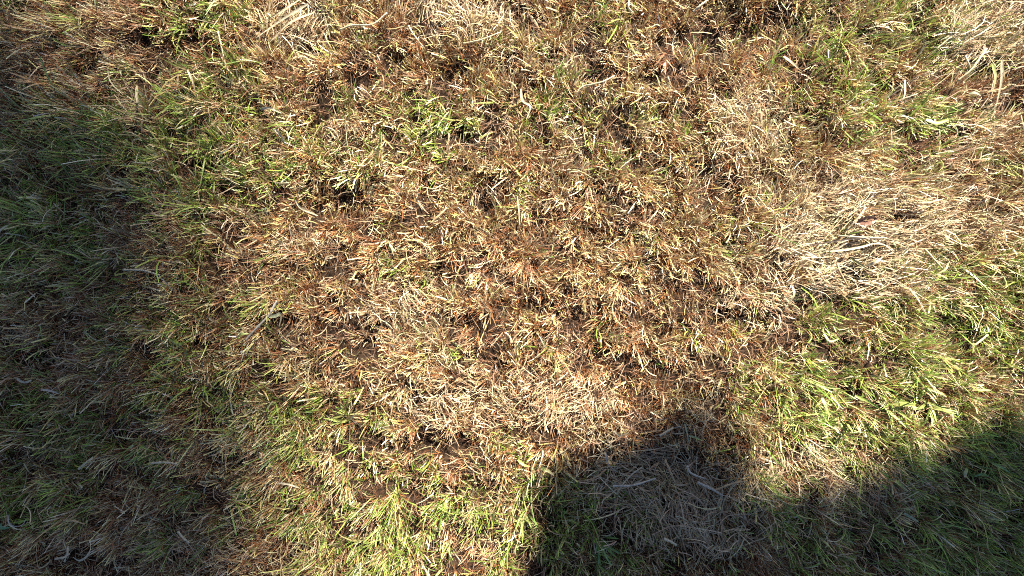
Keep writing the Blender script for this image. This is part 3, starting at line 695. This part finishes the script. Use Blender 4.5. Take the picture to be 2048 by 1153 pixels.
for ti, (px, py, nb, L, wpx, spread, ang, cb, ctips, lab) in enumerate(TUFTS):
    r = np.random.default_rng(900 + ti)
    bx, by, _ = W(px, py, .01)
    bz = float(relief(np.array([bx]), np.array([by]))[0]) - .002
    root = bpy.data.objects.new('grass_tuft', None)
    root.location = (bx, by, bz); root.empty_display_size = .02
    col.objects.link(root)
    tag(root, lab, 'grass tuft')
    for k in range(nb):
        a = math.radians(ang) + r.normal(0, spread * .75)
        tilt = abs(r.normal(.75, .25)); ln = L * r.uniform(.7, 1.2); bend = r.uniform(.1, .9)
        p = np.array([r.normal(0, .007), r.normal(0, .007), 0.0]); pts = [tuple(p)]
        for s in range(3):
            th_ = tilt + bend * (s + .5) / 3
            p = p + ln / 3 * np.array([math.sin(th_) * math.cos(a), math.sin(th_) * math.sin(a), math.cos(th_)])
            a += r.normal(0, .14)
            pts.append(tuple(p))
        me = blade_mesh('blade', pts, wpx * K * r.uniform(.6, 1.05), cb, ctips[r.integers(len(ctips))], seed=ti * 50 + k)
        o = bpy.data.objects.new('blade', me); o.parent = root
        col.objects.link(o)

# ------------------------------------------------------------------ the lawn beyond the frame: mirrored repeats of the planted field
def thin_out(data, seg, share, r):
    V, T, C = data
    k = (seg + 1) * 2
    nb = len(V) // k
    keep = np.sort(r.permutation(nb)[:int(nb * share)])
    V = V.reshape(nb, k, 3)[keep].reshape(-1, 3); C = C.reshape(nb, k, 3)[keep].reshape(-1, 3)
    T0_ = T.reshape(nb, seg * 2, 3)[0] - T[0].min()
    return V, (np.arange(len(keep))[:, None, None] * k + T0_[None]).reshape(-1, 3), C

def beyond():
    """the field's mirrored repeats in a ring round the planted field, so that the lawn goes on outside the picture"""
    r = np.random.default_rng(12)
    data = merge([thin_out(thatch, 2, .2, r), thin_out(green, 4, .25, r), thin_out(rust, 2, .22, r), thin_out(straw_fine, 2, .25, r), thin_out(straw_broad, 3, .25, r), thin_out(mat, 4, .2, r)])
    o = bpy.data.objects.new('lawn_grass', mesh_arrays('lawn_grass', *data, MAT_DRY)); col.objects.link(o)
    tag(o, 'dry and green lawn grass continuing beyond the edges of the picture', 'grass', kind='stuff')
    ng = bpy.data.node_groups.new('lawn_repeat', 'GeometryNodeTree')
    ng.interface.new_socket('Geometry', in_out='INPUT', socket_type='NodeSocketGeometry')
    ng.interface.new_socket('Geometry', in_out='OUTPUT', socket_type='NodeSocketGeometry')
    N = ng.nodes.new; L = ng.links.new
    gi = N('NodeGroupInput'); go = N('NodeGroupOutput')
    grid = N('GeometryNodeMeshGrid')
    grid.inputs['Size X'].default_value = 4 * AX; grid.inputs['Size Y'].default_value = 4 * AY
    grid.inputs['Vertices X'].default_value = 3; grid.inputs['Vertices Y'].default_value = 3
    pos = N('GeometryNodeInputPosition'); ab = N('ShaderNodeVectorMath'); ab.operation = 'ABSOLUTE'
    L(pos.outputs[0], ab.inputs[0])
    sep = N('ShaderNodeSeparateXYZ'); L(ab.outputs[0], sep.inputs[0])
    comb = N('ShaderNodeCombineXYZ'); comb.inputs[2].default_value = 1
    for k in (0, 1):
        gt_ = N('ShaderNodeMath'); gt_.operation = 'GREATER_THAN'; gt_.inputs[1].default_value = .1
        L(sep.outputs[k], gt_.inputs[0])
        ma = N('ShaderNodeMath'); ma.operation = 'MULTIPLY_ADD'; ma.inputs[1].default_value = -2; ma.inputs[2].default_value = 1
        L(gt_.outputs[0], ma.inputs[0]); L(ma.outputs[0], comb.inputs[k])
    ln_ = N('ShaderNodeVectorMath'); ln_.operation = 'LENGTH'; L(pos.outputs[0], ln_.inputs[0])
    far_ = N('ShaderNodeMath'); far_.operation = 'GREATER_THAN'; far_.inputs[1].default_value = .1
    L(ln_.outputs['Value'], far_.inputs[0])
    g2i = N('GeometryNodeGeometryToInstance'); L(gi.outputs[0], g2i.inputs[0])
    ip = N('GeometryNodeInstanceOnPoints')
    L(grid.outputs[0], ip.inputs['Points']); L(far_.outputs[0], ip.inputs['Selection'])
    L(g2i.outputs[0], ip.inputs['Instance']); L(comb.outputs[0], ip.inputs['Scale'])
    L(ip.outputs[0], go.inputs[0])
    md = o.modifiers.new('lawn_repeat', 'NODES'); md.node_group = ng
beyond()

# ------------------------------------------------------------------ unseen trees added to cast the shade, crowns fitted to its outlines
def crown_mesh(name, centres, n_leaves, size, r):
    C = np.array(centres, float)
    vol = C[:, 3] ** 2; pick = r.choice(len(C), n_leaves, p=vol / vol.sum())
    d = r.normal(size=(n_leaves, 3)); d /= np.linalg.norm(d, axis=1)[:, None]
    rad = C[pick, 3] * r.random(n_leaves) ** .45
    P = C[pick, :3] + d * rad[:, None]
    u = r.normal(size=(n_leaves, 3)); u /= np.linalg.norm(u, axis=1)[:, None]
    v = np.cross(u, r.normal(size=(n_leaves, 3))); v /= np.linalg.norm(v, axis=1)[:, None]
    L = size * r.uniform(.7, 1.3, n_leaves)[:, None]
    V = np.stack([P - u * L * .5, P + v * L * .26, P + u * L * .5, P - v * L * .26], 1).reshape(-1, 3)
    q = np.arange(n_leaves)[:, None] * 4
    T = np.concatenate([q + [0, 1, 2], q + [0, 2, 3]])
    return mesh_arrays(name, V, T, None, MAT_LEAF, smooth=False)

def tree(label, foot, trunk_top, blobs_, n_leaves, leaf, r0, seed, limbs=None):
    r = np.random.default_rng(seed)
    root = bpy.data.objects.new('added_shade_tree', None); root.location = foot
    col.objects.link(root); tag(root, label, 'tree')
    f = np.array(foot, float)
    rel = [tuple(np.array(b[:3]) - f) + (b[3],) for b in blobs_]
    top = np.array(trunk_top, float) - f
    mid = top * .5 + np.array([.12, -.1, 0]) * top[2] * .1
    t = bpy.data.objects.new('trunk', tube_mesh('trunk', [(0, 0, -.1), tuple(mid), tuple(top)], r0, r0 * .55, None, False, 1, 8, 12, MAT_BARK)); t.parent = root; col.objects.link(t)
    for c in ([tuple(np.array(q[:3]) - f) for q in limbs] if limbs else rel):
        e = np.array(c[:3]); m_ = top * .5 + e * .5 + np.array([0, 0, .12 * np.linalg.norm(e - top)])
        b = bpy.data.objects.new('limb', tube_mesh('limb', [tuple(top * .97), tuple(m_), tuple(e)], r0 * .4, r0 * .08, None, False, 2, 5, 8, MAT_BARK)); b.parent = root; col.objects.link(b)
    c = bpy.data.objects.new('crown', crown_mesh('crown', rel, n_leaves, leaf, r)); c.parent = root; col.objects.link(c)
    c['kind'] = 'stuff'

def over(px, py, d, r):
    x, y, _ = W(px, py, .03)
    q = np.array([x, y, .03]) + SUN * d
    return (q[0], q[1], q[2], r)

def stem_under(px, py, d):
    q = over(px, py, d, 0)
    return (q[0] + .02 * d * SUN[0], q[1] + .02 * d * SUN[1], 0), q[:3]

OUTLINE = [(1040, 1200), (1095, 1100), (1105, 1030), (1085, 960), (1130, 925), (1240, 905), (1320, 868), (1400, 815), (1430, 820), (1445, 900), (1455, 975), (1520, 1015), (1620, 1015),
           (1720, 985), (1830, 945), (1930, 905), (2000, 850), (2100, 840), (2300, 800), (2600, 900), (2700, 1300), (2300, 1600), (1500, 1620), (1000, 1450)]  # wanted shadow edge on the lawn; the added near crown is shaped to it
def inside(px, py, poly):
    c = np.zeros(len(px), bool); j = len(poly) - 1
    for i in range(len(poly)):
        xi, yi = poly[i]; xj, yj = poly[j]
        c ^= ((yi > py) != (yj > py)) & (px < (xj - xi) * (py - yi) / (yj - yi + 1e-9) + xi)
        j = i
    return c
rn = np.random.default_rng(44)
cx, cy = rn.uniform(1000, 2700, 9000), rn.uniform(780, 1620, 9000)
ins = inside(cx, cy, OUTLINE)
cx, cy = cx[ins], cy[ins]
cx = cx + rn.normal(0, 22, len(cx)); cy = cy + rn.normal(0, 22, len(cy))
near = [over(a, b, 8.0 + rn.uniform(-.4, .4), .028) for a, b in zip(cx, cy)]
tree('unseen leafy tree added outside the frame to cast the lower-right shade', *stem_under(2500, 1450, 7.5), near, 26000, .055, .11, 31, limbs=near[::260])

FAR_OUTLINE = [(-330, -700), (-190, 0), (0, 200), (190, 450), (320, 800), (380, 1000), (420, 1153), (560, 1800), (-1600, 1900), (-2600, 900), (-2200, -500), (-1000, -1000)]  # wanted left shade on the lawn, which the added far crown is shaped to
cx, cy = rn.uniform(-2600, 800, 5000), rn.uniform(-1000, 1900, 5000)
ins = inside(cx, cy, FAR_OUTLINE)
cx, cy = cx[ins], cy[ins]
cx = cx + rn.normal(0, 115, len(cx)); cy = cy + rn.normal(0, 80, len(cy))
far = [over(a, b, 38 + rn.uniform(-2, 2), .16) for a, b in zip(cx, cy)]
tree('unseen tall tree added far outside the frame to cast the left-hand shade', *stem_under(-2000, 500, 36), far, 34000, .17, .34, 57, limbs=far[::150])
